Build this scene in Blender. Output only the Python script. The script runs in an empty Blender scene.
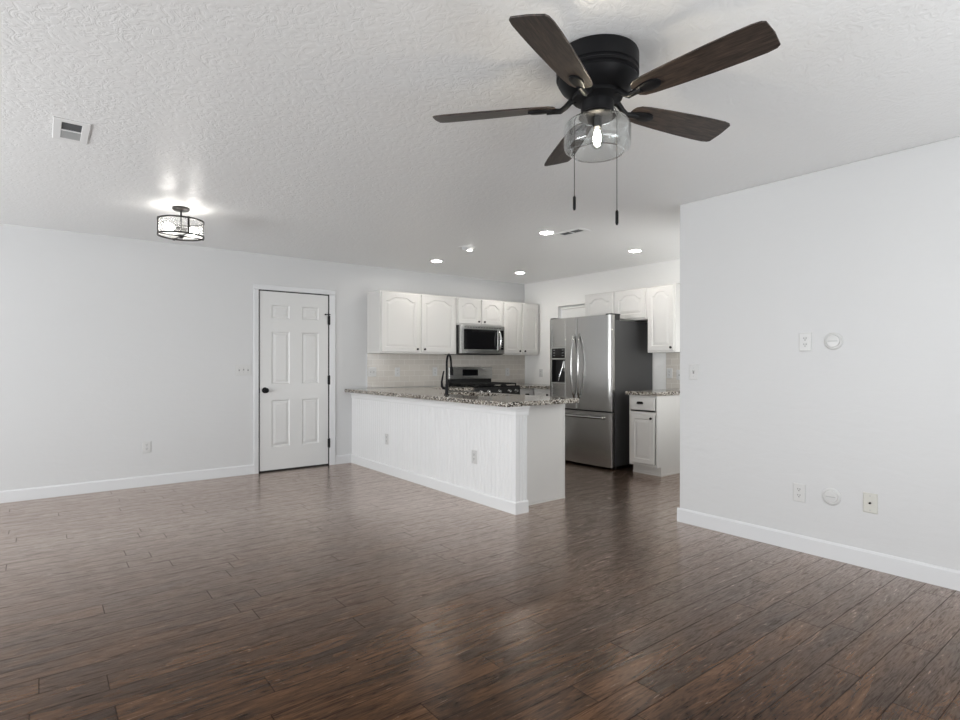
import bpy, bmesh, math, random
from mathutils import Vector, Matrix
random.seed(7)
PI = math.pi
S = bpy.context.scene
COL = S.collection

# ------------------------------------------------------------------ camera, world, daylight, exposure
cam = bpy.data.cameras.new('camera')
cam.sensor_width = 36.0
cam.lens = 564.92 / 960 * 36
cam.shift_y = 3.55 / 960
cam.clip_start = 0.02
cam_ob = bpy.data.objects.new('camera', cam)
COL.objects.link(cam_ob)
cam_ob.location = (0, 0, 1.2172)
cam_ob.rotation_euler = (PI / 2, 0, -math.radians(37.9211))
S.camera = cam_ob

S.view_settings.view_transform = 'Standard'
S.view_settings.look = 'None'
S.view_settings.gamma = 1.0
S.view_settings.use_curve_mapping = False
S.view_settings.exposure = 0.07

W = bpy.data.worlds.new('daylight_sky')
S.world = W
W.use_nodes = True
W.node_tree.nodes['Background'].inputs[0].default_value = (0.95, 0.97, 1.0, 1)
W.node_tree.nodes['Background'].inputs[1].default_value = 2.0

def area(name, loc, rot, sx, sy, power, col):
    l = bpy.data.lights.new(name, 'AREA')
    l.shape = 'RECTANGLE'; l.size = sx; l.size_y = sy; l.energy = power; l.color = col
    o = bpy.data.objects.new(name, l); COL.objects.link(o)
    o.location = loc; o.rotation_euler = rot
    return o
# daylight entering through two assumed, unseen windows (left wall, wall behind the photographer)
area('daylight_left', (-3.85, 3.2, 1.0), (0, -PI / 2 - 0.75, 0), 2.0, 4.2, 235, (0.985, 0.99, 1.0))
area('daylight_front', (1.6, -1.6, 1.2), (PI / 2 + 0.75, 0, 0), 3.0, 1.6, 66, (0.985, 0.99, 1.0))
area('fill_kitchen', (4.95, 2.12, 1.2), (PI / 2 + 0.2, 0, 0), 1.5, 1.0, 26, (1.0, 0.99, 0.975))  # fill lamp added to brighten the kitchen, behind an invented window

LAMP_DRUM = 34.0
LAMP_CAN = 115.0
LAMP_FAN = 300.0

# ------------------------------------------------------------------ material helpers
def mat(name, col=(0.8, 0.8, 0.8), rough=0.5, metal=0.0, spec=0.5):
    m = bpy.data.materials.new(name); m.use_nodes = True
    b = m.node_tree.nodes['Principled BSDF']
    b.inputs['Base Color'].default_value = (*col, 1)
    b.inputs['Roughness'].default_value = rough
    b.inputs['Metallic'].default_value = metal
    b.inputs['Specular IOR Level'].default_value = spec
    return m
class NT:
    def __init__(s, m):
        s.t = m.node_tree; s.b = s.t.nodes.get('Principled BSDF')
    def n(s, kind, **kw):
        x = s.t.nodes.new(kind)
        for k, v in kw.items():
            if k in x.inputs: s.set(x.inputs[k], v)
            else: setattr(x, k, v)
        return x
    def set(s, inp, v):
        if isinstance(v, bpy.types.NodeSocket): s.t.links.new(v, inp)
        else: inp.default_value = v
    def math(s, op, a, b=None, c=None):
        x = s.t.nodes.new('ShaderNodeMath'); x.operation = op
        for i, v in enumerate((a, b, c)):
            if v is not None: s.set(x.inputs[i], v)
        return x.outputs[0]
    def ramp(s, fac, stops, interp='LINEAR'):
        x = s.t.nodes.new('ShaderNodeValToRGB'); s.set(x.inputs[0], fac)
        x.color_ramp.interpolation = interp
        e = x.color_ramp.elements
        while len(e) < len(stops): e.new(0.5)
        for k, (p, c) in zip(e, stops):
            k.position = p; k.color = c if len(c) == 4 else (*c, 1)
        return x.outputs[0]
    def mix(s, fac, a, b, mode='MIX'):
        x = s.t.nodes.new('ShaderNodeMix'); x.data_type = 'RGBA'; x.blend_type = mode
        s.set(x.inputs[0], fac); s.set(x.inputs[6], a); s.set(x.inputs[7], b)
        return x.outputs[2]
    def coord(s, which='Object', scale=(1, 1, 1), loc=(0, 0, 0)):
        tc = s.t.nodes.new('ShaderNodeTexCoord')
        mp = s.t.nodes.new('ShaderNodeMapping')
        mp.inputs['Scale'].default_value = scale; mp.inputs['Location'].default_value = loc
        s.t.links.new(tc.outputs[which], mp.inputs[0])
        return mp.outputs[0]
    def noise(s, vec, scale, detail=3, rough=0.5, dist=0.0, out=0):
        return s.n('ShaderNodeTexNoise', Vector=vec, Scale=scale, Detail=detail, Roughness=rough, Distortion=dist).outputs[out]
    def bump(s, h, strength, dist):
        x = s.n('ShaderNodeBump', Height=h, Strength=strength, Distance=dist)
        s.t.links.new(x.outputs[0], s.b.inputs['Normal'])

def make_wall(name, col, rough, scale, strength):
    m = mat(name, col, rough); t = NT(m)
    v = t.coord()
    h = t.noise(v, scale, 4, 0.55, 0.6)
    h2 = t.noise(t.coord(scale=(1, 1, 3)), 5, 3, 0.5, 0.5)
    t.bump(t.math('ADD', h, t.math('MULTIPLY', h2, 2.5)), strength, 0.003)
    return m
M = {}
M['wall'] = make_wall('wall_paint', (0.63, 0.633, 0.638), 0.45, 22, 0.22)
M['kwall_lit'] = make_wall('kitchen_wall_lit', (0.86, 0.855, 0.84), 0.5, 30, 0.15)  # paler than the other walls, stronger light put into the colour
# knock-down textured ceiling
m = mat('ceiling_paint', (0.91, 0.91, 0.905), 0.36); t = NT(m)
v = t.coord()
n1 = t.noise(v, 17, 3, 0.5, 2.2)
n2 = t.noise(v, 7, 2, 0.5, 1.0)
h = t.math('ADD', t.ramp(n1, [(0.40, (0, 0, 0)), (0.56, (1, 1, 1))]), t.math('MULTIPLY', n2, 0.8))
t.bump(h, 0.19, 0.006)
M['ceiling'] = m
M['trim'] = mat('trim_enamel', (0.70, 0.707, 0.72), 0.35)
M['door'] = mat('door_enamel', (0.70, 0.70, 0.695), 0.38)
M['cab'] = mat('cabinet_enamel', (0.70, 0.69, 0.67), 0.36)
M['panelwhite'] = mat('peninsula_enamel', (0.82, 0.825, 0.83), 0.4)
M['plate'] = mat('plate_plastic', (0.62, 0.62, 0.615), 0.3)
M['ivory'] = mat('ivory_plastic', (0.60, 0.595, 0.55), 0.35)
M['slot'] = mat('slot_dark', (0.06, 0.06, 0.06), 0.6)
M['gapshade'] = mat('gap_shade', (0.02, 0.018, 0.016), 0.8)  # near-black that paints shade into the narrow gaps around the door
M['black'] = mat('matte_black_metal', (0.008, 0.008, 0.009), 0.45, 0.0, 0.15)
M['bronze'] = mat('dark_bronze_metal', (0.02, 0.018, 0.017), 0.35, 0.6)
M['chrome'] = mat('polished_steel', (0.75, 0.75, 0.75), 0.14, 1.0)
M['handle'] = mat('satin_steel', (0.42, 0.42, 0.41), 0.2, 1.0)
M['blackglass'] = mat('black_glass', (0.006, 0.006, 0.007), 0.06)
M['blackplastic'] = mat('black_plastic', (0.012, 0.012, 0.012), 0.45)
M['iron'] = mat('cast_iron', (0.012, 0.012, 0.012), 0.6)
M['fridgeside'] = mat('fridge_side_grey', (0.055, 0.055, 0.056), 0.42)
M['gasket'] = mat('grey_gasket', (0.25, 0.25, 0.25), 0.6)
M['grey'] = mat('grey_plastic', (0.3, 0.3, 0.3), 0.4)
M['ventwhite'] = mat('register_enamel', (0.86, 0.86, 0.855), 0.4)
M['vent_dark'] = mat('duct_grey', (0.09, 0.095, 0.1), 0.7)
M['vent_mid'] = mat('louver_grey', (0.42, 0.43, 0.43), 0.5)
M['brass'] = mat('satin_nickel', (0.55, 0.54, 0.52), 0.3, 1.0)

def make_steel(name, base, rough, axis):
    m = mat(name, base, rough, 1.0); t = NT(m)
    sc = {'z': (160, 160, 0.7), 'x': (0.7, 160, 160)}[axis]
    n = t.noise(t.coord(scale=sc), 3, 3, 0.6)
    t.set(t.b.inputs['Roughness'], t.math('ADD', t.math('MULTIPLY', n, 0.06), rough - 0.03))
    t.set(t.b.inputs['Base Color'], t.ramp(n, [(0.3, [c * 0.96 for c in base]), (0.7, [min(1, c * 1.04) for c in base])]))
    return m
M['steel'] = make_steel('brushed_steel', (0.45, 0.447, 0.44), 0.26, 'z')
M['steelx'] = make_steel('brushed_steel_sideways', (0.52, 0.52, 0.51), 0.28, 'x')

# plank floor, boards run along X
m = mat('plank_floor', (0.1, 0.07, 0.05), 0.34); t = NT(m)
tc = t.n('ShaderNodeTexCoord'); sep = t.n('ShaderNodeSeparateXYZ', Vector=tc.outputs['Object'])
X, Y = sep.outputs[0], sep.outputs[1]
PW, PL = 0.130, 1.21
Y = t.math('SUBTRACT', Y, 0.04)
row = t.math('FLOOR', t.math('DIVIDE', Y, PW))
fy = t.math('FRACT', t.math('DIVIDE', Y, PW))
rnd = t.n('ShaderNodeTexWhiteNoise', noise_dimensions='1D', W=row).outputs['Value']
xs = t.math('ADD', t.math('DIVIDE', X, PL), rnd)
colm = t.math('FLOOR', xs); fx = t.math('FRACT', xs)
pid = t.n('ShaderNodeTexWhiteNoise', noise_dimensions='2D', Vector=t.n('ShaderNodeCombineXYZ', X=row, Y=colm).outputs[0]).outputs['Value']
ey = t.math('MULTIPLY', t.math('MINIMUM', fy, t.math('SUBTRACT', 1.0, fy)), PW)
ex = t.math('MULTIPLY', t.math('MINIMUM', fx, t.math('SUBTRACT', 1.0, fx)), PL)
edge = t.math('MINIMUM', ey, ex)
seam = t.math('SUBTRACT', 1.0, t.math('MINIMUM', t.math('DIVIDE', edge, 0.0028), 1.0))
seam = t.math('MINIMUM', t.math('MULTIPLY', seam, 1.2), 0.8)
soft = t.math('SMOOTH_MIN', t.math('DIVIDE', edge, 0.004), 1.0, 0.1)
off = t.n('ShaderNodeCombineXYZ', X=t.math('MULTIPLY', pid, 37.0), Y=t.math('MULTIPLY', pid, 91.0), Z=t.math('MULTIPLY', pid, 13.0)).outputs[0]
def gvec(sx, sy):
    mp = t.n('ShaderNodeMapping', Vector=tc.outputs['Object']); mp.inputs['Scale'].default_value = (sx, sy, 1)
    va = t.n('ShaderNodeVectorMath'); va.operation = 'ADD'
    t.t.links.new(mp.outputs[0], va.inputs[0]); t.t.links.new(off, va.inputs[1])
    return va.outputs[0]
broad = t.noise(gvec(0.9, 5.0), 2.0, 3, 0.5, 1.8)
grain = t.noise(gvec(2.2, 20.0), 2.6, 5, 0.64, 2.2)
fine = t.noise(gvec(3.5, 100.0), 3.0, 3, 0.6, 0.4)
figure = t.math('SINE', t.math('MULTIPLY', broad, 62.0))
tone = t.math('ADD', t.math('MULTIPLY', broad, 0.62), t.math('ADD', t.math('MULTIPLY', grain, 0.42), t.math('MULTIPLY', t.math('SUBTRACT', pid, 0.5), 0.12)))
tone = t.math('ADD', tone, t.math('MULTIPLY', figure, 0.014))
base = t.ramp(tone, [(0.36, (0.024, 0.014, 0.009)), (0.47, (0.045, 0.023, 0.0125)), (0.56, (0.074, 0.036, 0.017)), (0.70, (0.122, 0.060, 0.028))])
streak = t.ramp(grain, [(0.34, (0.45, 0.45, 0.47)), (0.47, (1, 1, 1))])
base = t.mix(0.8, base, streak, 'MULTIPLY')
finec = t.ramp(fine, [(0.3, (0.74, 0.74, 0.74)), (0.6, (1.1, 1.1, 1.1))])
base = t.mix(0.6, base, finec, 'MULTIPLY')
base = t.mix(t.math('MULTIPLY', seam, 0.85), base, (0.005, 0.0035, 0.003, 1))
nt = m.node_tree
bp = t.n('ShaderNodeBump', Height=t.math('ADD', t.math('MULTIPLY', soft, 0.8), t.math('ADD', t.math('MULTIPLY', grain, 0.55), t.math('MULTIPLY', broad, 0.5))), Strength=0.20, Distance=0.003)
df = t.n('ShaderNodeBsdfDiffuse', Color=base, Normal=bp.outputs[0])
sheen = t.ramp(t.math('ADD', t.math('MULTIPLY', grain, 0.6), t.math('MULTIPLY', fine, 0.4)), [(0.34, (0.46, 0.39, 0.35)), (0.54, (1.0, 0.90, 0.84))])
sheen = t.mix(t.math('MULTIPLY', seam, 0.8), sheen, (0.05, 0.04, 0.04, 1))
gl = t.n('ShaderNodeBsdfGlossy', Color=sheen, Normal=bp.outputs[0], Roughness=t.math('ADD', 0.18, t.math('MULTIPLY', grain, 0.14)))
lw = t.n('ShaderNodeLayerWeight', Blend=0.5)
gloss = t.math('MINIMUM', t.math('MULTIPLY_ADD', t.math('POWER', lw.outputs['Facing'], 6.0), 3.7, 0.005), 0.70)
mx = t.n('ShaderNodeMixShader'); t.set(mx.inputs[0], gloss)
nt.links.new(df.outputs[0], mx.inputs[1]); nt.links.new(gl.outputs[0], mx.inputs[2])
nt.links.new(mx.outputs[0], nt.nodes['Material Output'].inputs[0]); nt.nodes.remove(t.b)
M['floor'] = m

# granite
m = mat('speckled_granite', (0.5, 0.45, 0.4), 0.10); t = NT(m)
v = t.coord()
vo = t.n('ShaderNodeTexVoronoi', Vector=v, Scale=95.0, Randomness=1.0)
cell = t.n('ShaderNodeSeparateColor', Color=vo.outputs['Color']).outputs[0]
n = t.noise(v, 40, 4, 0.6)
k = t.math('ADD', t.math('MULTIPLY', cell, 0.7), t.math('MULTIPLY', n, 0.4))
t.set(t.b.inputs['Base Color'], t.ramp(k, [(0.24, (0.010, 0.009, 0.008)), (0.38, (0.075, 0.055, 0.042)), (0.50, (0.23, 0.20, 0.165)), (0.66, (0.40, 0.37, 0.315)), (0.85, (0.66, 0.63, 0.58))]))
M['granite'] = m

# tile
m = mat('glazed_tile', (0.62, 0.58, 0.53), 0.16); t = NT(m)
tc = t.n('ShaderNodeTexCoord'); sep = t.n('ShaderNodeSeparateXYZ', Vector=tc.outputs['Object'])
uv = t.n('ShaderNodeCombineXYZ', X=sep.outputs[0], Y=sep.outputs[2]).outputs[0]
br = t.n('ShaderNodeTexBrick', Vector=uv, Scale=1.0)
br.inputs['Brick Width'].default_value = 0.152; br.inputs['Row Height'].default_value = 0.072
br.inputs['Mortar Size'].default_value = 0.0022; br.inputs['Mortar Smooth'].default_value = 0.2
br.inputs['Color1'].default_value = (0.63, 0.59, 0.54, 1); br.inputs['Color2'].default_value = (0.58, 0.545, 0.50, 1)
br.inputs['Mortar'].default_value = (0.76, 0.74, 0.70, 1)
t.set(t.b.inputs['Base Color'], br.outputs['Color'])
t.bump(t.math('SUBTRACT', 1.0, br.outputs['Fac']), 0.35, 0.002)
M['tile'] = m

# fan blade wood
m = mat('blade_wood', (0.05, 0.035, 0.028), 0.42); t = NT(m)
g = t.noise(t.coord(scale=(3, 30, 3)), 3.5, 5, 0.6, 1.0)
t.set(t.b.inputs['Base Color'], t.ramp(g, [(0.34, (0.016, 0.012, 0.010)), (0.52, (0.042, 0.030, 0.024)), (0.70, (0.085, 0.060, 0.046))]))
M['blade'] = m

def make_glass(name, tint, edge, base=0.03, facing=0.28):
    m = bpy.data.materials.new(name); m.use_nodes = True
    t = NT(m); nt = m.node_tree
    nt.nodes.remove(t.b); out = nt.nodes['Material Output']
    tr = t.n('ShaderNodeBsdfTransparent', Color=(*tint, 1))
    gl = t.n('ShaderNodeBsdfGlossy', Roughness=0.03, Color=(1, 1, 1, 1))
    lw = t.n('ShaderNodeLayerWeight', Blend=facing)
    f = t.math('MULTIPLY_ADD', t.math('POWER', lw.outputs['Facing'], 2.2), edge, base)
    mx = t.n('ShaderNodeMixShader'); t.set(mx.inputs[0], f)
    nt.links.new(tr.outputs[0], mx.inputs[1]); nt.links.new(gl.outputs[0], mx.inputs[2])
    nt.links.new(mx.outputs[0], out.inputs[0])
    return m
M['glass'] = make_glass('clear_glass', (0.93, 0.94, 0.94), 0.75, 0.05)
M['rimglass'] = make_glass('thick_rim_glass', (0.95, 0.96, 0.96), 0.6, 0.35)
M['pane'] = make_glass('window_glass', (0.97, 0.98, 0.98), 0.3)
def make_frost(name, opacity):
    m = bpy.data.materials.new(name); m.use_nodes = True
    t = NT(m); nt = m.node_tree
    nt.nodes.remove(t.b); out = nt.nodes['Material Output']
    tr = t.n('ShaderNodeBsdfTransparent', Color=(1, 1, 1, 1))
    tl = t.n('ShaderNodeBsdfTranslucent', Color=(0.9, 0.9, 0.88, 1))
    df = t.n('ShaderNodeBsdfDiffuse', Color=(0.85, 0.85, 0.83, 1))
    a = t.n('ShaderNodeMixShader'); a.inputs[0].default_value = 0.5
    nt.links.new(tl.outputs[0], a.inputs[1]); nt.links.new(df.outputs[0], a.inputs[2])
    b = t.n('ShaderNodeMixShader')
    n = t.noise(t.coord(), 60, 3, 0.6)
    t.set(b.inputs[0], t.math('MULTIPLY', n, opacity * 2))
    nt.links.new(tr.outputs[0], b.inputs[1]); nt.links.new(a.outputs[0], b.inputs[2])
    nt.links.new(b.outputs[0], out.inputs[0])
    return m
M['seeded'] = make_frost('seeded_glass', 0.22)
M['frost'] = make_frost('frosted_glass', 0.75)
def make_emit(name, col, s):
    m = bpy.data.materials.new(name); m.use_nodes = True
    t = NT(m); nt = m.node_tree; nt.nodes.remove(t.b)
    e = t.n('ShaderNodeEmission', Color=(*col, 1), Strength=s)
    nt.links.new(e.outputs[0], nt.nodes['Material Output'].inputs[0])
    return m

# ------------------------------------------------------------------ mesh helpers
def B(): return bmesh.new()
def box(bm, x0, x1, y0, y1, z0, z1, bev=0.0, seg=2):
    vs = [bm.verts.new((x, y, z)) for x in (x0, x1) for y in (y0, y1) for z in (z0, z1)]
    F = [(0, 1, 3, 2), (4, 6, 7, 5), (0, 4, 5, 1), (2, 3, 7, 6), (0, 2, 6, 4), (1, 5, 7, 3)]
    fs = [bm.faces.new([vs[i] for i in f]) for f in F]
    if bev:
        es = {e for f in fs for e in f.edges}
        bmesh.ops.bevel(bm, geom=list(es), offset=bev, segments=seg, profile=0.5, affect='EDGES')
def lathe(bm, prof, c=(0, 0, 0), n=32, axis='z', close_ends=True):
    rings = []
    for r, h in prof:
        ring = []
        for i in range(n):
            a = 2 * PI * i / n
            p = (r * math.cos(a), r * math.sin(a), h)
            if axis == 'y': p = (p[0], h, p[1])
            if axis == 'x': p = (h, p[0], p[1])
            ring.append(bm.verts.new((c[0] + p[0], c[1] + p[1], c[2] + p[2])))
        rings.append(ring)
    for a, b in zip(rings, rings[1:]):
        for i in range(n):
            j = (i + 1) % n
            bm.faces.new((a[i], a[j], b[j], b[i]))
    if close_ends:
        bm.faces.new(rings[0]); bm.faces.new(rings[-1])
def tube(bm, pts, r, n=10, cap=True):
    pts = [Vector(p) for p in pts]
    rs = r if isinstance(r, (list, tuple)) else [r] * len(pts)
    rings = []
    up = None
    for i, p in enumerate(pts):
        d = (pts[min(i + 1, len(pts) - 1)] - pts[max(i - 1, 0)]).normalized()
        if up is None:
            up = Vector((0, 0, 1)) if abs(d.z) < 0.9 else Vector((1, 0, 0))
        s = d.cross(up).normalized(); up = s.cross(d).normalized()
        rings.append([bm.verts.new(p + rs[i] * (math.cos(2 * PI * k / n) * s + math.sin(2 * PI * k / n) * up)) for k in range(n)])
    for a, b in zip(rings, rings[1:]):
        for i in range(n):
            j = (i + 1) % n
            bm.faces.new((a[i], a[j], b[j], b[i]))
    if cap: bm.faces.new(rings[0]); bm.faces.new(rings[-1])
def loops(bm, ls, cap_first=True, cap_last=True):
    R = [[bm.verts.new(p) for p in l] for l in ls]
    n = len(R[0])
    for a, b in zip(R, R[1:]):
        for i in range(n):
            j = (i + 1) % n
            bm.faces.new((a[i], a[j], b[j], b[i]))
    if cap_first: bm.faces.new(R[0])
    if cap_last: bm.faces.new(R[-1])
def prism(bm, prof, x0, x1):
    """profile of (y, z) points swept along x"""
    loops(bm, [[(x0, y, z) for y, z in prof], [(x1, y, z) for y, z in prof]])
def obj(name, bm, m, parent=None, smooth=False, loc=None, bevel=0.0):
    bmesh.ops.recalc_face_normals(bm, faces=bm.faces)
    me = bpy.data.meshes.new(name); bm.to_mesh(me); bm.free()
    me.materials.append(m if not isinstance(m, str) else M[m])
    if smooth:
        for p in me.polygons: p.use_smooth = True
        me.set_sharp_from_angle(angle=math.radians(38))
    o = bpy.data.objects.new(name, me); COL.objects.link(o)
    if parent: o.parent = parent
    if loc: o.location = loc
    if bevel:
        md = o.modifiers.new('bevel', 'BEVEL'); md.width = bevel; md.segments = 2
        md.limit_method = 'ANGLE'; md.angle_limit = math.radians(40)
    return o
def thing(name, label, cat, loc=(0, 0, 0), rz=0.0, group=None):
    o = bpy.data.objects.new(name, None); COL.objects.link(o)
    o.empty_display_size = 0.1
    o.location = loc; o.rotation_euler = (0, 0, rz)
    o['label'] = label; o['category'] = cat
    if group: o['group'] = group
    return o
def tag(o, label, cat, group=None):
    o['label'] = label; o['category'] = cat
    if group: o['group'] = group
    return o
def struct(o):
    o['kind'] = 'structure'; return o
def dup(root, loc, rz, label, group=None):
    r = root.copy(); COL.objects.link(r); r.location = loc; r.rotation_euler = (0, 0, rz); r['label'] = label
    if group: r['group'] = group
    for ch in list(root.children):
        c = ch.copy(); COL.objects.link(c); c.parent = r
        for g in list(ch.children):
            d = g.copy(); COL.objects.link(d); d.parent = c
    return r
FX = -PI / 2          # rotation of a thing that faces -X (its local front is -Y)

# ------------------------------------------------------------------ the setting
YA, XB, XK, H = 6.4577, 3.8931, 5.903, 2.44
XL, YF = -3.4, -1.1
YE = 2.492            # end of the right wall
T = 0.14
def cells(bm, xs, ys, keep, place):
    """grid slab with holes: place(u, v, side) -> xyz"""
    nx, ny = len(xs) - 1, len(ys) - 1
    vd = {}
    def vv(i, j, s):
        if (i, j, s) not in vd: vd[(i, j, s)] = bm.verts.new(place(xs[i], ys[j], s))
        return vd[(i, j, s)]
    on = lambda i, j: 0 <= i < nx and 0 <= j < ny and keep(0.5 * (xs[i] + xs[i + 1]), 0.5 * (ys[j] + ys[j + 1]))
    for i in range(nx):
        for j in range(ny):
            if not on(i, j): continue
            for s in (0, 1):
                bm.faces.new([vv(i, j, s), vv(i + 1, j, s), vv(i + 1, j + 1, s), vv(i, j + 1, s)])
            for (a, b), (p, q) in (((i - 1, j), ((i, j), (i, j + 1))), ((i + 1, j), ((i + 1, j), (i + 1, j + 1))),
                                   ((i, j - 1), ((i, j), (i + 1, j))), ((i, j + 1), ((i, j + 1), (i + 1, j + 1)))):
                if not on(a, b):
                    bm.faces.new([vv(*p, 0), vv(*q, 0), vv(*q, 1), vv(*p, 1)])

bm = B(); box(bm, XL - T, XK + T, YF - T, YA + T, -0.1, 0)
struct(obj('floor', bm, 'floor'))
bm = B(); box(bm, XL - T, XK + T, YF - T, YA + T, H, H + 0.1)
struct(obj('ceiling', bm, 'ceiling'))
# back wall with the doorway cut through
DX0, DX1, DZ = 1.925, 2.729, 2.033
bm = B()
cells(bm, [XL - T, DX0 - 0.02, DX1 + 0.02, XK + T], [0, DZ + 0.02, H],
      lambda x, z: not (DX0 - 0.02 < x < DX1 + 0.02 and z < DZ), lambda x, z, s: (x, YA + s * T, z))
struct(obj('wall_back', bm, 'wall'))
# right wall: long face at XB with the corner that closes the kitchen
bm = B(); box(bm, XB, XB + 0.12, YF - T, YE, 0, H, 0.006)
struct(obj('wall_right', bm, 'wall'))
KX0, KX1, KZ0, KZ1 = 4.25, 5.70, 0.95, 1.85  # opening for an invented window, cut to let fill light in
bm = B()
cells(bm, [XB + 0.12, KX0, KX1, XK + T], [0, KZ0, KZ1, H],
      lambda x, z: not (KX0 < x < KX1 and KZ0 < z < KZ1), lambda x, z, s: (x, YE - s * 0.12, z))
struct(obj('wall_kitchen_front', bm, 'kwall_lit'))
WY0, WY1, WZ0, WZ1 = 4.93, 5.745, 1.15, 2.04
bm = B()
cells(bm, [YE - 0.12, WY0, WY1, YA], [0, WZ0, WZ1, H],
      lambda y, z: not (WY0 < y < WY1 and WZ0 < z < WZ1), lambda y, z, s: (XK + s * T, y, z))
struct(obj('wall_kitchen_right', bm, 'kwall_lit'))
# left wall with a sliding glass door, front wall with a wide window
SY0, SY1, SZ1 = 1.1, 5.3, 2.25
bm = B()
cells(bm, [YF - T, SY0, SY1, YA], [0, 0.04, SZ1, H],
      lambda y, z: not (SY0 < y < SY1 and 0.04 < z < SZ1), lambda y, z, s: (XL - s * T, y, z))
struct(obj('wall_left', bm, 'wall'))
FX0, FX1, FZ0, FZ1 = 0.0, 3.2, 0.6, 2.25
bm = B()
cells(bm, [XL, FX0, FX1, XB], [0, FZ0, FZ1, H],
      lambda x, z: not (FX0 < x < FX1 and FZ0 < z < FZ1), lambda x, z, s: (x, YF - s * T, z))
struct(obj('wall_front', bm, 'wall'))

def window(n, w, h, loc, rz, mull, blind=False):
    o = struct(bpy.data.objects.new('window_%d' % n, None)); COL.objects.link(o); o.location = loc; o.rotation_euler = (0, 0, rz)
    f = 0.045
    bm = B()
    box(bm, 0, w, 0.0, 0.05, 0, f); box(bm, 0, w, 0, 0.05, h - f, h)
    box(bm, 0, f, 0, 0.05, f, h - f); box(bm, w - f, w, 0, 0.05, f, h - f)
    for k in range(1, mull):
        box(bm, w * k / mull - f / 2, w * k / mull + f / 2, 0, 0.05, f, h - f)
    obj('window_frame', bm, 'trim', o)
    bm = B(); box(bm, f, w - f, 0.022, 0.028, f, h - f)
    obj('pane', bm, 'pane', o)
    if blind:
        bm = B()
        box(bm, 0.03, w - 0.03, -0.022, -0.02, 0.02, h - 0.04)
        lathe(bm, [(0.02, 0.02), (0.02, w - 0.02)], (0, -0.021, h - 0.03), 12, 'x')
        obj('roller_blind', bm, 'blind', o)
m = mat('blind_fabric', (0.82, 0.82, 0.80), 0.8); M['blind'] = m
window(1, WY1 - WY0, WZ1 - WZ0, (XK + 0.07, WY1, WZ0), FX, 2, True)
window(2, SY1 - SY0, SZ1 - 0.04, (XL - 0.06, SY0, 0.04), PI / 2, 3)
window(4, KX1 - KX0, KZ1 - KZ0, (KX1, YE - 0.05, KZ0), PI, 2)  # invented window out of view, goes with the kitchen fill lamp
window(3, FX1 - FX0, FZ1 - FZ0, (FX1, YF - 0.06, FZ0), PI, 3)

# baseboards
def base_prof(bm, L, h=0.105, t=0.014):
    prism(bm, [(0, 0), (-t, 0), (-t, h - 0.012), (-t * 0.55, h), (0, h)], 0, L)
def baseboard(name, L, loc, rz, h=0.105):
    bm = B(); base_prof(bm, L, h)
    o = struct(obj(name, bm, 'trim', loc=loc)); o.rotation_euler = (0, 0, rz); return o
baseboard('baseboard_back', 1.861 - XL, (XL, YA, 0), 0)
baseboard('baseboard_back', 3.02 - 2.811, (2.811, YA, 0), 0)
baseboard('baseboard_right', YE - YF + 0.014, (XB, YE + 0.014, 0), FX)
baseboard('baseboard_kitchen', 1.9, (XK, YE, 0), PI)
baseboard('baseboard_left', SY0 - YF, (XL, YF, 0), PI / 2)
baseboard('baseboard_left', YA - SY1, (XL, SY1, 0), PI / 2)
baseboard('baseboard_front', XB - XL, (XB, YF, 0), PI)

# backsplash tiling
bm = B(); box(bm, 0, XK - 3.235, -0.008, 0, 0, 1.343 - 0.912)
struct(obj('wall_backsplash', bm, 'tile', loc=(3.235, YA, 0.912)))
bm = B(); box(bm, 3.219, 3.235, YA - 0.011, YA, 0.912, 1.343, 0.003)
struct(obj('trim_1', bm, 'trim'))
bm = B(); box(bm, 0, 0.46, -0.008, 0, 0, 1.343 - 0.912)
o = struct(obj('wall_backsplash_right', bm, 'tile', loc=(XK, 3.955, 0.912))); o.rotation_euler = (0, 0, FX)

# ------------------------------------------------------------------ six panel door
def rect(x0, x1, z0, z1, y): return [(x0, y, z0), (x1, y, z0), (x1, y, z1), (x0, y, z1)]
d = struct(bpy.data.objects.new('door_1', None)); COL.objects.link(d); d.location = (DX0, YA, 0)
DW = DX1 - DX0
bm = B()
px = [0.004, 0.134, 0.340, 0.482, 0.686, DW - 0.004]
pz = [0.018, 0.277, 0.805, 0.985, 1.578, 1.728, 1.878, DZ - 0.004]
hole = lambda x, z: (px[1] < x < px[2] or px[3] < x < px[4]) and (pz[1] < z < pz[2] or pz[3] < z < pz[4] or pz[5] < z < pz[6])
y0, y1 = 0.004, 0.039
cells(bm, px, pz, lambda x, z: not hole(x, z), lambda x, z, s: (x, y1 if s else y0, z))
for a in (1, 3):
    for c in (1, 3, 5):
        x0, x1, z0, z1 = px[a], px[a + 1], pz[c], pz[c + 1]
        loops(bm, [rect(x0, x1, z0, z1, y0), rect(x0 + .012, x1 - .012, z0 + .012, z1 - .012, y0 + .011),
                   rect(x0 + .02, x1 - .02, z0 + .02, z1 - .02, y0 + .011),
                   rect(x0 + .045, x1 - .045, z0 + .045, z1 - .045, y0 + .003)], cap_first=False)
bmesh.ops.remove_doubles(bm, verts=bm.verts, dist=1e-5)
obj('door_panel', bm, 'door', d)
bm = B()
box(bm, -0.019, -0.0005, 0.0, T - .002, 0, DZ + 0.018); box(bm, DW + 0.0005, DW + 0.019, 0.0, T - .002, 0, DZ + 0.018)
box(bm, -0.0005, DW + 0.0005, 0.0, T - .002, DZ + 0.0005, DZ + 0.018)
obj('door_jamb', bm, 'gapshade', d)  # jamb coloured near-black, shade beside the slab put into the colour
bm = B()
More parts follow.
